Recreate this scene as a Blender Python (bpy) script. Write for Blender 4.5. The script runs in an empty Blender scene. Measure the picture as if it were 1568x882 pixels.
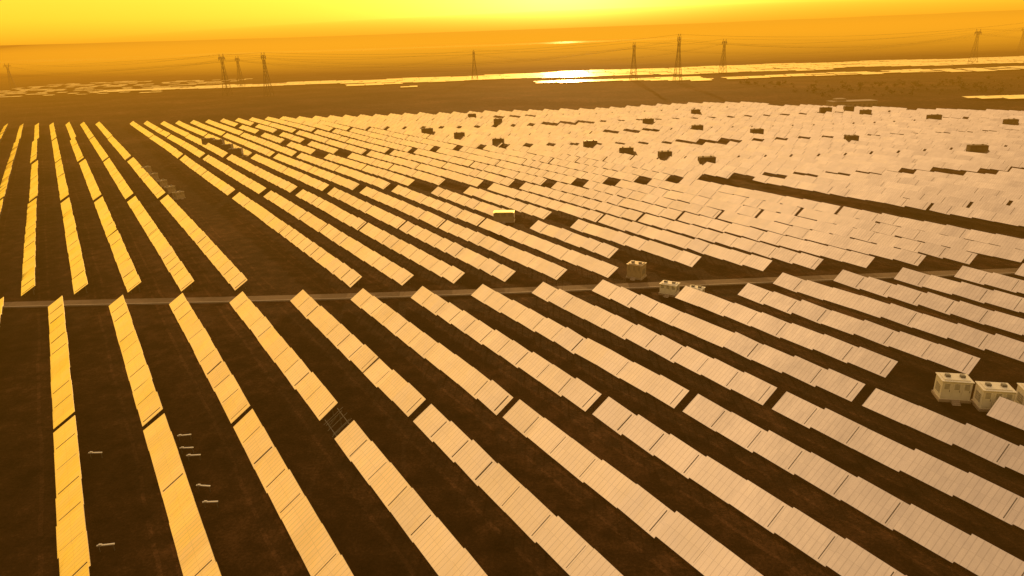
import bpy, math, random
from mathutils import Vector, Matrix
random.seed(7)
R=math.radians
scene=bpy.context.scene
A=R(32.6); SA,CA=math.sin(A),math.cos(A)
DIRV=Vector((-SA,CA,0))      # along the rows
PERP=Vector((CA,SA,0))       # across the rows
CAMH=47.4
# ---------------------------------------------------------------- terrain height
def hz(x,y):
    r=math.hypot(x,y)
    z=0.35*math.sin(x/37.0+1.3)*math.cos(y/51.0+.4)+0.25*math.sin((x+y)/23.0)+0.5*math.sin(y/90.0+x/140.0)
    z*=min(1.0,max(0.0,(r-60)/200.0))*1.2
    if r>1500:
        z+=250*(min(r,14500)-1500)**1.66/(13000**1.66)
    return z
# ---------------------------------------------------------------- node helpers
def mat(name):
    m=bpy.data.materials.new(name); m.use_nodes=True
    nt=m.node_tree; b=nt.nodes['Principled BSDF']
    return m,nt,b
def N(nt,t,**k):
    n=nt.nodes.new(t)
    for a,v in k.items(): setattr(n,a,v)
    return n
def math_n(nt,op,a,b=None,c=None):
    n=nt.nodes.new('ShaderNodeMath'); n.operation=op
    for i,v in enumerate((a,b,c)):
        if v is None: continue
        if isinstance(v,(int,float)): n.inputs[i].default_value=v
        else: nt.links.new(v,n.inputs[i])
    return n.outputs[0]
def simple(name,col,rough=.6,metal=0.0,var=.25,scale=3.0):
    m,nt,b=mat(name)
    tc=N(nt,'ShaderNodeTexCoord'); no=N(nt,'ShaderNodeTexNoise'); no.inputs['Scale'].default_value=scale; no.inputs['Detail'].default_value=4
    nt.links.new(tc.outputs['Object'],no.inputs['Vector'])
    mx=N(nt,'ShaderNodeMix',data_type='RGBA')
    mx.inputs[6].default_value=(*[c*(1-var) for c in col],1); mx.inputs[7].default_value=(*[min(1,c*(1+var)) for c in col],1)
    nt.links.new(no.outputs['Fac'],mx.inputs[0]); nt.links.new(mx.outputs[2],b.inputs['Base Color'])
    b.inputs['Roughness'].default_value=rough; b.inputs['Metallic'].default_value=metal
    return m
# ---- panel glass
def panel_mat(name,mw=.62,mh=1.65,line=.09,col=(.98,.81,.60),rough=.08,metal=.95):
    m,nt,b=mat(name)
    uv=N(nt,'ShaderNodeUVMap'); sp=N(nt,'ShaderNodeSeparateXYZ'); nt.links.new(uv.outputs[0],sp.inputs[0])
    ux=math_n(nt,'DIVIDE',sp.outputs[0],mw); uy=math_n(nt,'DIVIDE',sp.outputs[1],mh)
    fx=math_n(nt,'FRACT',ux); fy=math_n(nt,'FRACT',uy)
    lx=math_n(nt,'LESS_THAN',math_n(nt,'MULTIPLY',math_n(nt,'MINIMUM',fx,math_n(nt,'SUBTRACT',1.0,fx)),mw),line/2)
    ly=math_n(nt,'LESS_THAN',math_n(nt,'MULTIPLY',math_n(nt,'MINIMUM',fy,math_n(nt,'SUBTRACT',1.0,fy)),mh),line*.2)
    ln=math_n(nt,'MAXIMUM',lx,ly)
    cb=N(nt,'ShaderNodeCombineXYZ'); nt.links.new(math_n(nt,'FLOOR',ux),cb.inputs[0]); nt.links.new(math_n(nt,'FLOOR',uy),cb.inputs[1])
    wn=N(nt,'ShaderNodeTexWhiteNoise',noise_dimensions='2D'); nt.links.new(cb.outputs[0],wn.inputs['Vector'])
    cb2=N(nt,'ShaderNodeCombineXYZ'); nt.links.new(math_n(nt,'FLOOR',math_n(nt,'DIVIDE',sp.outputs[0],5.5)),cb2.inputs[0])
    wn2=N(nt,'ShaderNodeTexWhiteNoise',noise_dimensions='2D'); nt.links.new(cb2.outputs[0],wn2.inputs['Vector'])
    geo=N(nt,'ShaderNodeNewGeometry')
    no=N(nt,'ShaderNodeTexNoise'); no.inputs['Scale'].default_value=.22; no.inputs['Detail'].default_value=3; nt.links.new(geo.outputs['Position'],no.inputs['Vector'])
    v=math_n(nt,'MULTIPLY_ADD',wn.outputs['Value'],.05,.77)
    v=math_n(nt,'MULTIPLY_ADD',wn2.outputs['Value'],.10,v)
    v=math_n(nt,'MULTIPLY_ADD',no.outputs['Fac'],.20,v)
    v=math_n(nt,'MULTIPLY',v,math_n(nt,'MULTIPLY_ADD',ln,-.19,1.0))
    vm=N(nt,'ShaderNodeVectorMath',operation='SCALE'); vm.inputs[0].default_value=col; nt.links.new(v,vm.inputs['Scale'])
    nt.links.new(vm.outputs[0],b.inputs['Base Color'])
    b.inputs['Metallic'].default_value=metal
    nt.links.new(math_n(nt,'MULTIPLY_ADD',wn.outputs['Value'],.08,rough),b.inputs['Roughness'])
    bp=N(nt,'ShaderNodeBump'); bp.inputs['Strength'].default_value=.3; bp.inputs['Distance'].default_value=.4
    nt.links.new(no.outputs['Fac'],bp.inputs['Height']); nt.links.new(bp.outputs[0],b.inputs['Normal'])
    return m
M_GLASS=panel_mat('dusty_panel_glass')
M_GLASS_FAR=panel_mat('distant_panel_glass',rough=.34,col=(1,.86,.50))
M_FRAME=simple('aluminium_frame',(.25,.23,.21),.45,.7)
M_STEEL=simple('galvanised_steel',(.13,.12,.11),.6,.6)
M_WHITE=simple('painted_cabin_white',(.62,.60,.56),.45,0,.12,1.5)
M_TAN=simple('painted_cabin_tan',(.30,.24,.17),.5,0,.15,1.5)
M_GREY=simple('cabin_dark_trim',(.10,.10,.10),.5,0,.2,2)
M_CONC=simple('concrete',(.26,.21,.17),.85,0,.25,1.2)
M_PYL=simple('pylon_steel',(.05,.045,.04),.6,.5)
M_ROOF=simple('bare_metal_roof',(.7,.68,.64),.2,1.0,.1,1)
# ---- ground
M_GROUND,nt,b=mat('desert_soil')
geo=N(nt,'ShaderNodeNewGeometry')
def gnoise(sc,det=8,rough=.6):
    n=N(nt,'ShaderNodeTexNoise'); n.inputs['Scale'].default_value=sc; n.inputs['Detail'].default_value=det; n.inputs['Roughness'].default_value=rough
    nt.links.new(geo.outputs['Position'],n.inputs['Vector']); return n.outputs['Fac']
a1=gnoise(.02,5); a2=gnoise(.35,5); a3=gnoise(3.0,5,.7); a4=gnoise(.0016,5,.6)
s=math_n(nt,'ADD',math_n(nt,'MULTIPLY',a1,.40),math_n(nt,'MULTIPLY',a2,.32)); s=math_n(nt,'ADD',s,math_n(nt,'MULTIPLY',a3,.28))
cr=N(nt,'ShaderNodeValToRGB'); nt.links.new(s,cr.inputs[0])
e=cr.color_ramp.elements; e[0].position=.40; e[0].color=(.010,.0045,.0026,1); e[1].position=.62; e[1].color=(.135,.062,.028,1)
k=e.new(.5); k.color=(.040,.0185,.0088,1)
cr2=N(nt,'ShaderNodeValToRGB'); nt.links.new(a4,cr2.inputs[0]); e=cr2.color_ramp.elements; e[0].position=.42;e[0].color=(.55,.55,.55,1);e[1].position=.58;e[1].color=(1.0,1.0,1.0,1)
mm=N(nt,'ShaderNodeMix',data_type='RGBA',blend_type='MULTIPLY'); mm.inputs[0].default_value=1; nt.links.new(cr.outputs[0],mm.inputs[6]); nt.links.new(cr2.outputs[0],mm.inputs[7])
# wheel tracks worn along the alleys
pd=N(nt,'ShaderNodeVectorMath',operation='DOT_PRODUCT'); nt.links.new(geo.outputs['Position'],pd.inputs[0]); pd.inputs[1].default_value=PERP
uu=math_n(nt,'ADD',pd.outputs['Value'],math_n(nt,'MULTIPLY',math_n(nt,'SUBTRACT',a1,.5),3.0))
fr=math_n(nt,'FRACT',math_n(nt,'DIVIDE',math_n(nt,'ADD',uu,1009.0-6.0),9.98))
dd=math_n(nt,'ABSOLUTE',math_n(nt,'SUBTRACT',math_n(nt,'ABSOLUTE',math_n(nt,'SUBTRACT',fr,.5)),.085))
tr=math_n(nt,'MULTIPLY',math_n(nt,'LESS_THAN',dd,.022),math_n(nt,'MULTIPLY',math_n(nt,'GREATER_THAN',a2,.44),.55))
vs_=N(nt,'ShaderNodeVectorMath',operation='SCALE'); nt.links.new(mm.outputs[2],vs_.inputs[0]); nt.links.new(math_n(nt,'ADD',tr,1.0),vs_.inputs['Scale'])
nt.links.new(vs_.outputs[0],b.inputs['Base Color']); b.inputs['Roughness'].default_value=.95; b.inputs['Specular IOR Level'].default_value=.03
bp=N(nt,'ShaderNodeBump'); bp.inputs['Strength'].default_value=.9; bp.inputs['Distance'].default_value=.35
nt.links.new(math_n(nt,'ADD',a2,math_n(nt,'MULTIPLY',a3,.5)),bp.inputs['Height']); nt.links.new(bp.outputs[0],b.inputs['Normal'])
# ---------------------------------------------------------------- mesh builder
class MB:
    def __init__(s): s.v=[];s.f=[];s.m=[];s.uv=[]
    def hexa(s,c,mi,top=None,topuv=None):
        o=len(s.v); s.v+= [tuple(q) for q in c]
        fs=[(3,2,1,0),(4,5,6,7),(0,1,5,4),(1,2,6,5),(2,3,7,6),(3,0,4,7)]
        for i,q in enumerate(fs):
            s.f.append(tuple(o+j for j in q)); s.m.append(top if (i==1 and top is not None) else mi)
            s.uv.append(topuv if (i==1 and topuv) else [(0,0)]*4)
    def quad(s,c,mi):
        o=len(s.v); s.v+= [tuple(q) for q in c]; s.f.append((o,o+1,o+2,o+3)); s.m.append(mi); s.uv.append([(0,0)]*4)
    def box(s,c,hx,hy,hh,mi,ang=0.0):
        ca,sa=math.cos(ang),math.sin(ang)
        pts=[]
        for z in (0,hh):
            for (a,b_) in ((-hx,-hy),(hx,-hy),(hx,hy),(-hx,hy)):
                pts.append((c[0]+a*ca-b_*sa,c[1]+a*sa+b_*ca,c[2]+z))
        s.hexa(pts,mi)
    def beam(s,p,q,t,mi):
        p=Vector(p);q=Vector(q);d=(q-p).normalized()
        u=d.cross(Vector((0,0,1)));
        if u.length<.01: u=Vector((1,0,0))
        u.normalize(); w=d.cross(u)
        u*=t/2;w*=t/2
        s.hexa([p-u-w,p+u-w,p+u+w,p-u+w,q-u-w,q+u-w,q+u+w,q-u+w],mi)
    def obj(s,name,mats):
        me=bpy.data.meshes.new(name); me.from_pydata(s.v,[],s.f)
        for m in mats: me.materials.append(m)
        me.polygons.foreach_set('material_index',s.m)
        ul=me.uv_layers.new(name='UVMap'); flat=[]
        for q in s.uv:
            for a in q: flat+= [a[0],a[1]]
        ul.data.foreach_set('uv',flat); me.update()
        o=bpy.data.objects.new(name,me); scene.collection.objects.link(o); return o
# ---------------------------------------------------------------- panel rows
TILT=R(31.7); W=3.3; LOW=.6
rowid=[0]
def P3(uu,t,z):
    q=PERP*uu+DIRV*t; return Vector((q.x,q.y,z))
def table(mb,u,t0,t1,rid,tilt=TILT,w=W,low=LOW,glass=True):
    tl=tilt+R(random.gauss(0,1.0)); dz=random.gauss(0,.05); du=random.gauss(0,.04)
    c=w*math.cos(tl); h=w*math.sin(tl); th=.06
    nrm=Vector((-math.sin(tl)*CA,-math.sin(tl)*SA,math.cos(tl)))
    sk=.11+random.gauss(0,.04)
    P=P3
    pa=PERP*u+DIRV*t0; pb=PERP*u+DIRV*t1
    z0=hz(pa.x,pa.y)+low+dz-sk; z1=hz(pb.x,pb.y)+low+dz+sk
    a=P(u+du,t0,z0); b_=P(u+du+c,t0,z0+h); c_=P(u+du+c,t1,z1+h); d=P(u+du,t1,z1)
    off=nrm*th
    U0=t0+rid*733.0; U1=U0+(t1-t0)
    if glass:
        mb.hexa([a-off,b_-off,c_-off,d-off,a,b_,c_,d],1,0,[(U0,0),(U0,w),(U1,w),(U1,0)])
    else:
        for f_ in (.15,.8): mb.beam(a.lerp(b_,f_),d.lerp(c_,f_),.07,2)
        for f_ in (.15,.5,.85): mb.beam(a.lerp(d,f_),b_.lerp(c_,f_),.07,2)
    for t in (t0+.9,t1-.9):
        for fr in (.22,.78):
            zt=(z0+z1)/2+h*fr-.1
            q=P(u+du+c*fr,t,0); g=hz(q.x,q.y)-.2
            mb.beam((q.x,q.y,g),(q.x,q.y,zt),.12,2)
        mb.beam(P(u+du+c*.08,t,(z0+z1)/2+h*.08-.11),P(u+du+c*.92,t,(z0+z1)/2+h*.92-.11),.09,2)
        mb.beam(P(u+du+c*.22,t,(z0+z1)/2-.3+.1),P(u+du+c*.72,t,(z0+z1)/2+h*.7-.12),.07,2)
def far_limit(X):
    if X<165: return 507-.06*(X+290)*.8
    return 480-(X-165)*.80
def row(u,segs,skip=None,nm='solar_panel_row',L=5.5):
    mb=MB(); rowid[0]+=1; rid=rowid[0]
    for (Y0,Y1) in segs:
        t0=(Y0-u*SA)/CA; t1=(Y1-u*SA)/CA
        n=max(1,round((t1-t0)/L)); d=(t1-t0)/n
        for i in range(n):
            ta=t0+i*d+.015; tb=t0+(i+1)*d-.015
            mid=PERP*(u+1.3)+DIRV*((ta+tb)/2)
            if abs(mid.x)>.86*mid.y+45: continue
            if mid.y>far_limit(mid.x): continue
            if skip and skip(u,mid.x,mid.y): continue
            table(mb,u,ta,tb,rid)
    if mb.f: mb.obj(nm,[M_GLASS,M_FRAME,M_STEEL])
for k in range(-3,24):
    u=-9.0+9.98*(k-1)
    near=(22,78.8)
    far=(80.0,125.6)
    if k in(11,12): far=(86.3,120.5); near=(22,75.3)
    if k==13: near=(22,77)
    if k==4: near=(22,75.0)
    if k<=0: far=(82,126.5)
    row(u,[near,far])
# one table whose panels are missing: bare racking
mb=MB(); u=-9.0+9.98*3; table(mb,u,(75.2-u*SA)/CA,(79.0-u*SA)/CA,0,glass=False); mb.obj('bare_panel_rack',[M_GLASS,M_FRAME,M_STEEL])
us=[-13.7+9.3*i for i in range(-7,5)]
ur=[43.7+9.0*j for j in range(0,15)]
urB=ur+[179.0+11.5+9.0*j for j in range(0,34)]
urC=[43.7+9.0*j for j in range(0,50)]
def cab_gap(u,x,y):
    c=((u-44)%150.0)
    if 48<c<66 and 172<y<184: return True
    if 46<c<66:
        for yc in (229,318,365,410,460):
            if abs(y-yc)<7: return True
    return False
def skipB(u,x,y):
    if 92<u<103 and y<146: return True
    if 103<u<112 and y<139: return True
    return cab_gap(u,x,y) if y>150 else False
for u in us+urB:
    row(u,[(133.4,177.8),(178.6,226)],skipB)
for u in us+urC:
    row(u+random.choice((0,.3)),[(231.5,272.5),(273.4,316)],cab_gap)
    row(u+random.choice((0,-.4)),[(321,364),(365,408)],cab_gap)
    row(u+random.choice((0,.5)),[(413.5,458),(459.2,512)],cab_gap)
# ---------------------------------------------------------------- ground sheet
def axis(n,smax,k):
    return [math.sinh(k*(i/n))/math.sinh(k)*smax for i in range(-n,n+1)]
ax=axis(110,16000,6.2)
vs=[];fs=[];n=len(ax)
for y in ax:
    for x in ax:
        yy=y+120; vs.append((x,yy,hz(x,yy)))
for j in range(n-1):
    for i in range(n-1):
        fs.append((j*n+i,j*n+i+1,(j+1)*n+i+1,(j+1)*n+i))
me=bpy.data.meshes.new('ground'); me.from_pydata(vs,[],fs); me.materials.append(M_GROUND)
for p_ in me.polygons: p_.use_smooth=True
g=bpy.data.objects.new('ground',me); scene.collection.objects.link(g)
# ---------------------------------------------------------------- service road
def strip_mesh(name,pts,w,dz,m,step=4.0,h=0.0):
    vs=[];fs=[]
    P=[]
    for a,b_ in zip(pts[:-1],pts[1:]):
        a=Vector(a);b_=Vector(b_);k=max(1,int((b_-a).length/step))
        for i in range(k): P.append(a.lerp(b_,i/k))
    P.append(Vector(pts[-1]))
    for i,q in enumerate(P):
        d=(P[min(i+1,len(P)-1)]-P[max(i-1,0)]).normalized(); nn=Vector((-d.y,d.x))
        for sgn in (1,-1):
            r=q+nn*(w/2*sgn); vs.append((r.x,r.y,hz(q.x,q.y)+dz))
    o=len(vs)
    for i in range(len(P)-1): fs.append((2*i,2*i+1,2*i+3,2*i+2))
    if h>0:
        vs+= [(v[0],v[1],v[2]-h) for v in vs[:o]]
        for i in range(len(P)-1):
            fs.append((2*i,2*i+2,o+2*i+2,o+2*i)); fs.append((2*i+1,o+2*i+1,o+2*i+3,2*i+3))
    me=bpy.data.meshes.new(name); me.from_pydata(vs,[],fs); me.materials.append(m)
    o_=bpy.data.objects.new(name,me); scene.collection.objects.link(o_); return o_
M_ROAD=simple('gravel_road',(.11,.07,.04),.9,0,.5,.6)
strip_mesh('service_road',[(-190,131),(-60,129.3),(60,129.5),(190,130)],2.8,.10,M_ROAD)
strip_mesh('concrete_drain_kerb',[(-190,129.2),(-60,127.5),(60,127.7),(190,128.2)],.35,.28,M_CONC,4,.5)
# ---------------------------------------------------------------- inverter cabins
def cabin(x,y,ang,L=4.2,D=2.6,Hh=2.7,col=None,roof=None):
    e=bpy.data.objects.new('inverter_cabin',None); scene.collection.objects.link(e)
    z=hz(x,y); e.location=(x,y,z); e.rotation_euler=(0,0,ang)
    mb=MB()
    mb.box((0,0,-.2),L/2+.15,D/2+.15,.55,2)
    mb.box((0,0,.35),L/2,D/2,Hh,0)
    mb.box((0,0,.35+Hh),L/2+.12,D/2+.12,.10,3)
    mb.box((0,0,.45+Hh),L/2-.25,D/2-.25,.12,3)
    for sx in (-1,1):
        for i in range(3):
            xx=-L/2+L*(i+.5)/3
            mb.box((xx,sx*(D/2+.02),.6),L/6-.1,.02,Hh-.55,0)
            for j in range(5): mb.box((xx,sx*(D/2+.05),.6+Hh*.5+j*.17),L/6-.3,.015,.07,1)
            mb.box((xx+L/6-.25,sx*(D/2+.06),1.5),.03,.02,.3,1)
    for sy in (-1,1):
        for j in range(6): mb.box((sy*(L/2+.02),0,1.0+j*.2),.015,D/2-.5,.09,1)
        if not roof: mb.box((sy*L*.25,0,.57+Hh),.28,.28,.30,1)
    for i in range(3): mb.box((0,-D/2-.35-.25*i,-.1),.5,.13,.42-.14*i,2)
    c=col or M_WHITE
    o=mb.obj('cabin_body',[c,M_GREY,M_CONC,roof or c]); o.parent=e
    return e
s_=1.013
for (x,y) in [(58,80),(61.5,77.2),(66.3,76.3)]: cabin(x*s_,y*s_,-A+R(20),3.6,2.4,2.6)
cabin(26,134.5,-A,3.2,2.6,2.6,M_TAN); cabin(30.5,124,-A,3.2,2.2,1.8); cabin(35,121.5,-A,2.6,2,1.6)
cabin(-1.5,184.5,R(-4),5.6,3.0,2.3,M_TAN,M_ROOF)
for (x,y) in [(-152,289),(-141,272),(-130,256),(-121,243),(-113,232)]: cabin(x,y,-A+R(90),3.0,2.2,1.9,M_TAN)
M_DARK=simple('painted_cabin_brown',(.07,.045,.03),.6,0,.2,1.5)
for (x,y) in [(-156,364),(-148,357),(-136,337),(-126,321),(-43,378),(-24,353),(-5,423),(-4,323),(37,307),(49,283),(62,270),(74,254),(116,428),(97,353),(120,332),(79,388),(221,359),(241,331),(-22,455),(202,392),(188,411),(203,414),(150,300),(180,262),(205,258),(232,262)]:
    cabin(x*s_,y*s_,R(random.choice((0,5,-8))),random.uniform(4.8,6.5),3.2,3.4,M_DARK)
# ---------------------------------------------------------------- cable junction boxes beside the near rows
for i,(x,y) in enumerate([(-52.6,73.6),(-43,77),(-41.4,74),(-39.8,72.3),(-36,66),(-34,63),(-42,56.6)]):
    mb=MB(); g0=hz(x,y); a=R(random.uniform(-15,15))
    mb.box((0,0,.75),.85,.09,.10,0); mb.box((-.5,0,.85),.16,.1,.10,0)
    for sx in (-.7,.7): mb.box((sx,0,-.1),.04,.04,.85,1)
    o=mb.obj('cable_junction_box',[M_WHITE,M_STEEL]); o.location=(x,y,g0); o.rotation_euler=(0,0,a)
# ---------------------------------------------------------------- pylons
def pylon(x,y,Ht,ang,name='transmission_pylon'):
    mb=MB(); t=.34
    def sq(z,a): return [Vector((sx*a,sy*a,z)) for sx,sy in((-1,-1),(1,-1),(1,1),(-1,1))]
    lv=[(0,3.9),(Ht*.22,2.9),(Ht*.42,2.1),(Ht*.60,1.4),(Ht*.72,1.1),(Ht*.84,1.0)]
    for (z0,a0),(z1,a1) in zip(lv[:-1],lv[1:]):
        p0=sq(z0,a0);p1=sq(z1,a1)
        for i in range(4):
            mb.beam(p0[i],p1[i],t,0); mb.beam(p0[i],p1[(i+1)%4],t*.5,0); mb.beam(p0[(i+1)%4],p1[i],t*.5,0); mb.beam(p1[i],p1[(i+1)%4],t*.5,0)
    zt=Ht*.84
    for sy in(-1,1):
        for sx in (-1,1):
            mb.beam((sx*1.0,sy*1,zt),(sx*2.7,sy*.9,Ht*.93),t*.8,0)
            mb.beam((sx*2.7,sy*.9,Ht*.93),(sx*3.0,0,Ht),t*.7,0)
            mb.beam((sx*2.7,sy*.9,Ht*.93),(sx*5.2,0,Ht*.90),t*.6,0)
            mb.beam((sx*2.8,sy*.9,Ht*.87),(sx*5.2,0,Ht*.90),t*.6,0)
            mb.beam((sx*2.7,sy*.9,Ht*.93),(sx*2.8,sy*.9,Ht*.87),t*.6,0)
            mb.beam((sx*1.0,sy*1,zt),(sx*2.8,sy*.9,Ht*.87),t*.6,0)
        mb.beam((-2.7,sy*.9,Ht*.93),(2.7,sy*.9,Ht*.93),t*.8,0)
        mb.beam((-2.7,sy*.9,Ht*.93),(0,sy*.9,Ht*.88),t*.5,0); mb.beam((2.7,sy*.9,Ht*.93),(0,sy*.9,Ht*.88),t*.5,0)
    for sx in (-5.1,0,5.1):
        zz=Ht*.90 if sx else Ht*.93
        mb.beam((sx,0,zz),(sx,0,zz-3.0),.25,0)
    o=mb.obj(name,[M_PYL]); o.location=(x,y,hz(x,y)-.3); o.rotation_euler=(0,0,ang); return o
def wires(pa,pb,Ha,Hb,ang,sag=14):
    mb=MB()
    ca,sa=math.cos(ang),math.sin(ang)
    for off,dh in ((-5.1,-3),(0,-1.6),(5.1,-3),(-3.0,3),(3.0,3)):
        P=[]
        for i in range(17):
            s=i/16; x=pa[0]+(pb[0]-pa[0])*s+off*ca; y=pa[1]+(pb[1]-pa[1])*s+off*sa
            za=hz(*pa)+Ha*.92+dh; zb=hz(*pb)+Hb*.92+dh
            P.append((x,y,za+(zb-za)*s-4*sag*(.6 if dh>0 else 1)*s*(1-s)))
        for a,b_ in zip(P[:-1],P[1:]): mb.beam(a,b_,.08,0)
    mb.obj('power_line',[M_PYL])
PL1=[(-790,1150,40),(-309,792,44),(148,819,42),(600,914,42),(1050,1010,42)]
PL2=[(-1300,1000,44),(-255,767,45),(184,758,49),(636,864,49),(1090,960,48)]
PL3=[(-1500,1300,38),(-363,984,40),(-40,957,38),(277,906,41),(900,1250,40)]
for L_ in (PL1,PL2,PL3):
    for i,(x,y,h) in enumerate(L_):
        a=L_[max(i-1,0)];b2=L_[min(i+1,len(L_)-1)]
        ang=math.atan2(b2[1]-a[1],b2[0]-a[0])+R(90)
        pylon(x,y,h,ang)
        if i+1<len(L_):
            wires((x,y),L_[i+1][:2],h,L_[i+1][2],math.atan2(L_[i+1][1]-y,L_[i+1][0]-x)+R(90))
# ---------------------------------------------------------------- distant solar fields
def far_field(poly,pitch=8,tilt=R(2),w=7,seglen=24,gap=.06,name='distant_solar_array'):
    mb=MB(); (xa,na,fa),(xb,nb,fb)=poly
    y=min(na,nb)
    while y<max(fa,fb):
        x=xa+random.uniform(0,seglen*.5)
        while x<xb:
            s=(x-xa)/(xb-xa); n0=na+(nb-na)*s; f0=fa+(fb-fa)*s
            wob=12*math.sin(x/60.)+8*math.sin(x/23.+1)
            if n0+wob<y<f0+wob and random.random()>gap:
                L=seglen*.95; zc=hz(x+L/2,y)+1.0; tl=tilt+R(random.gauss(0,.8)); c=w*math.cos(tl);h=w*math.sin(tl)
                a=[(x,y,zc),(x+L,y,zc),(x+L,y+c,zc+h),(x,y+c,zc+h)]
                mb.hexa([(q[0],q[1],q[2]-.15) for q in a]+a,1,0,[(x,0),(x+L,0),(x+L,w),(x,w)])
            x+=seglen
        y+=pitch*(1+max(0,y-1500)/1500)
    return mb.obj(name,[M_GLASS_FAR,M_FRAME])
far_field(((-560,950,985),(0,930,1080)))
far_field(((0,930,1080),(900,840,1080)))
far_field(((34,800,850),(225,770,845)))
far_field(((240,790,830),(620,735,790)))
far_field(((-205,885,915),(-150,885,915)))
far_field(((-122,812,830),(-100,812,830)),seglen=10)
far_field(((-800,900,1300),(-440,890,1250)),pitch=30,gap=.45,seglen=14)
far_field(((305,452,475),(420,440,470)),seglen=16)
far_field(((-2100,4400,5000),(1150,4400,5000)),pitch=10,seglen=80,w=22,tilt=R(2))
far_field(((-3400,3600,4600),(-1900,3800,4800)),pitch=26,seglen=60,gap=.4,w=9,tilt=R(3))
# ---------------------------------------------------------------- distant scrub and trees beyond the fence
M_LEAF=simple('dusty_foliage',(.045,.035,.014),.9,0,.5,.5)
mb=MB()
for i in range(300):
    x=random.uniform(230,620); y=random.uniform(520,700)-(x-230)*.22
    hgt=random.uniform(1.0,3.4)
    g0=hz(x,y); mb.beam((x,y,g0-.2),(x,y,g0+hgt*.6),.2,0)
    for j in range(34):
        v=Vector((random.gauss(0,.34),random.gauss(0,.34),random.gauss(0,.24)))*hgt
        cx=Vector((x,y,g0+hgt*.58))+v
        if cx.z<g0+.1: continue
        a=Vector((random.gauss(0,1),random.gauss(0,1),random.gauss(0,1))).normalized()*hgt*.13; b_=a.cross(Vector((random.gauss(0,1),random.gauss(0,1),random.gauss(0,1)))).normalized()*hgt*.13
        mb.quad([cx-a-b_,cx+a-b_,cx+a+b_,cx-a+b_],0)
mb.obj('distant_trees',[M_LEAF])
# ---------------------------------------------------------------- control building
def building():
    e=bpy.data.objects.new('control_building',None); scene.collection.objects.link(e); e.location=(222,450,hz(222,450))
    mb=MB(); mb.box((0,0,-.2),14,5,4.4,0); mb.box((0,0,4.2),14.3,5.3,.4,1); mb.box((-8,0,4.6),3,3,1.6,0)
    for i in range(9): mb.box((-12+i*3,-5.04,1.2),.7,.04,1.6,2)
    mb.box((13,-5.05,-.1),.6,.04,2.3,2)
    o=mb.obj('walls_and_roof',[M_CONC,M_CONC,M_GREY]); o.parent=e
building()
# ---------------------------------------------------------------- haze: emissive air imitates the glow of scattered sunlight
def glow_haze_mat(name,dens,L):
    M_H=bpy.data.materials.new(name); M_H.use_nodes=True; nt=M_H.node_tree; nt.nodes.clear()
    va=N(nt,'ShaderNodeVolumeAbsorption'); va.inputs['Color'].default_value=(0,0,0,1); va.inputs['Density'].default_value=dens
    ve=N(nt,'ShaderNodeEmission'); ve.inputs['Color'].default_value=(*L,1); ve.inputs['Strength'].default_value=dens  # emission stands in for sunlight scattered by the air
    ad=N(nt,'ShaderNodeAddShader'); nt.links.new(va.outputs[0],ad.inputs[0]); nt.links.new(ve.outputs[0],ad.inputs[1])
    ou=N(nt,'ShaderNodeOutputMaterial'); nt.links.new(ad.outputs[0],ou.inputs['Volume']); return M_H
mb=MB(); mb.box((0,8000,-12),15500,15500,102,0)
hb=mb.obj('haze',[glow_haze_mat('glowing_haze_air',.00042,(.84,.31,.010))])
bpy.ops.mesh.primitive_uv_sphere_add(segments=64,ring_count=32,radius=1,location=(450,4000,40))  # glowing ellipsoid added to imitate the glare below the sun
db=bpy.context.object; db.name='sun_glare_volume'; db.scale=(2700,3000,110)
for p_ in db.data.polygons: p_.use_smooth=True
db.data.materials.append(glow_haze_mat('sun_glare_air',.00032,(1.4,.68,.03)))
# ---------------------------------------------------------------- sun + world
SE,SR=R(8),R(5)
sd=Vector((math.sin(SR)*math.cos(SE),math.cos(SR)*math.cos(SE),math.sin(SE)))
l=bpy.data.lights.new('sun','SUN'); l.energy=3.2; l.angle=R(.5); l.color=(1,.52,.17)
so=bpy.data.objects.new('sun',l); scene.collection.objects.link(so); so.rotation_euler=(-sd).to_track_quat('-Z','Y').to_euler()
w=bpy.data.worlds.new('World'); scene.world=w; w.use_nodes=True; nt=w.node_tree; nt.nodes.clear()
sky=N(nt,'ShaderNodeTexSky'); sky.sky_type='NISHITA'; sky.sun_disc=False; sky.sun_elevation=SE; sky.sun_rotation=SR; sky.dust_density=6; sky.air_density=2; sky.ozone_density=1
tm=N(nt,'ShaderNodeMix',data_type='RGBA',blend_type='MULTIPLY'); tm.inputs[0].default_value=1; nt.links.new(sky.outputs[0],tm.inputs[6]); tm.inputs[7].default_value=(1,.7,.22,1)
b1=N(nt,'ShaderNodeBackground'); nt.links.new(tm.outputs[2],b1.inputs[0]); b1.inputs[1].default_value=.05
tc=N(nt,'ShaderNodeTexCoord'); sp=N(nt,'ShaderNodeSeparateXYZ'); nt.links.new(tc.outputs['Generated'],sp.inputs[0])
cr=N(nt,'ShaderNodeValToRGB'); nt.links.new(sp.outputs[2],cr.inputs[0]); e=cr.color_ramp.elements
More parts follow.
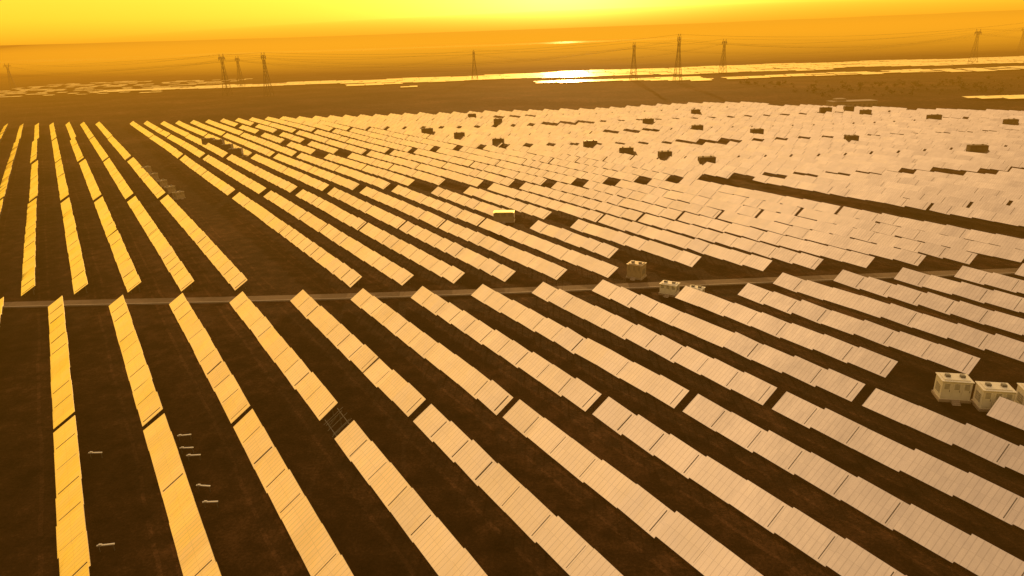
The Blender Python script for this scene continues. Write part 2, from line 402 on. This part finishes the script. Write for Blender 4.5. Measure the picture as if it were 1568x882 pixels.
e[0].position=0; e[0].color=(.92,.42,.010,1); e[1].position=1; e[1].color=(.36,.26,.19,1)
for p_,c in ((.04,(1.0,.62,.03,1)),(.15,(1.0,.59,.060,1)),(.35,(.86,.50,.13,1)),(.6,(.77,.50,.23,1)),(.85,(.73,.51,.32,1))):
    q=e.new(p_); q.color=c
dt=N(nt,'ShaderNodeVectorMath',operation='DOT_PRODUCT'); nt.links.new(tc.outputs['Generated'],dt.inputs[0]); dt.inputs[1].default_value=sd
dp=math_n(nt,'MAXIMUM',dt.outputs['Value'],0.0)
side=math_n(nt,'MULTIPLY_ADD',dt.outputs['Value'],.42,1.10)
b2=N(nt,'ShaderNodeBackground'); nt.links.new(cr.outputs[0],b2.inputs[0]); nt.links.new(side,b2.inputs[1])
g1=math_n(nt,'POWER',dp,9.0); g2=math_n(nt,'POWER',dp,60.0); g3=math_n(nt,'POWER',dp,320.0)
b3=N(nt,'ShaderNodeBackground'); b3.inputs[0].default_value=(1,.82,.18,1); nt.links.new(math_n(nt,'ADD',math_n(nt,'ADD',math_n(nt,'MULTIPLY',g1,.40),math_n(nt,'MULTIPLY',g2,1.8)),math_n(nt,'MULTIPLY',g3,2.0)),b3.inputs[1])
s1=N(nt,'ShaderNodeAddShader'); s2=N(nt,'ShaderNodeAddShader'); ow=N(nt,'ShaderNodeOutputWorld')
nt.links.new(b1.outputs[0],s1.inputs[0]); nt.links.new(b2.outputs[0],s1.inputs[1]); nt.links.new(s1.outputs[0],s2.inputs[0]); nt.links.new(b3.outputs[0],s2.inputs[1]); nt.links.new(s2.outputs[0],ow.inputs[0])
# ---------------------------------------------------------------- camera
cd=bpy.data.cameras.new('camera'); cd.sensor_width=36; cd.lens=24.0; cd.clip_end=60000; cd.clip_start=.5
co=bpy.data.objects.new('camera',cd); scene.collection.objects.link(co)
co.matrix_world=Matrix.Translation((0,0,CAMH))@Matrix.Rotation(R(90-19.9),4,'X')@Matrix.Rotation(R(-2.0),4,'Z')
scene.camera=co
scene.view_settings.view_transform='Standard'; scene.view_settings.look='None'; scene.view_settings.exposure=0
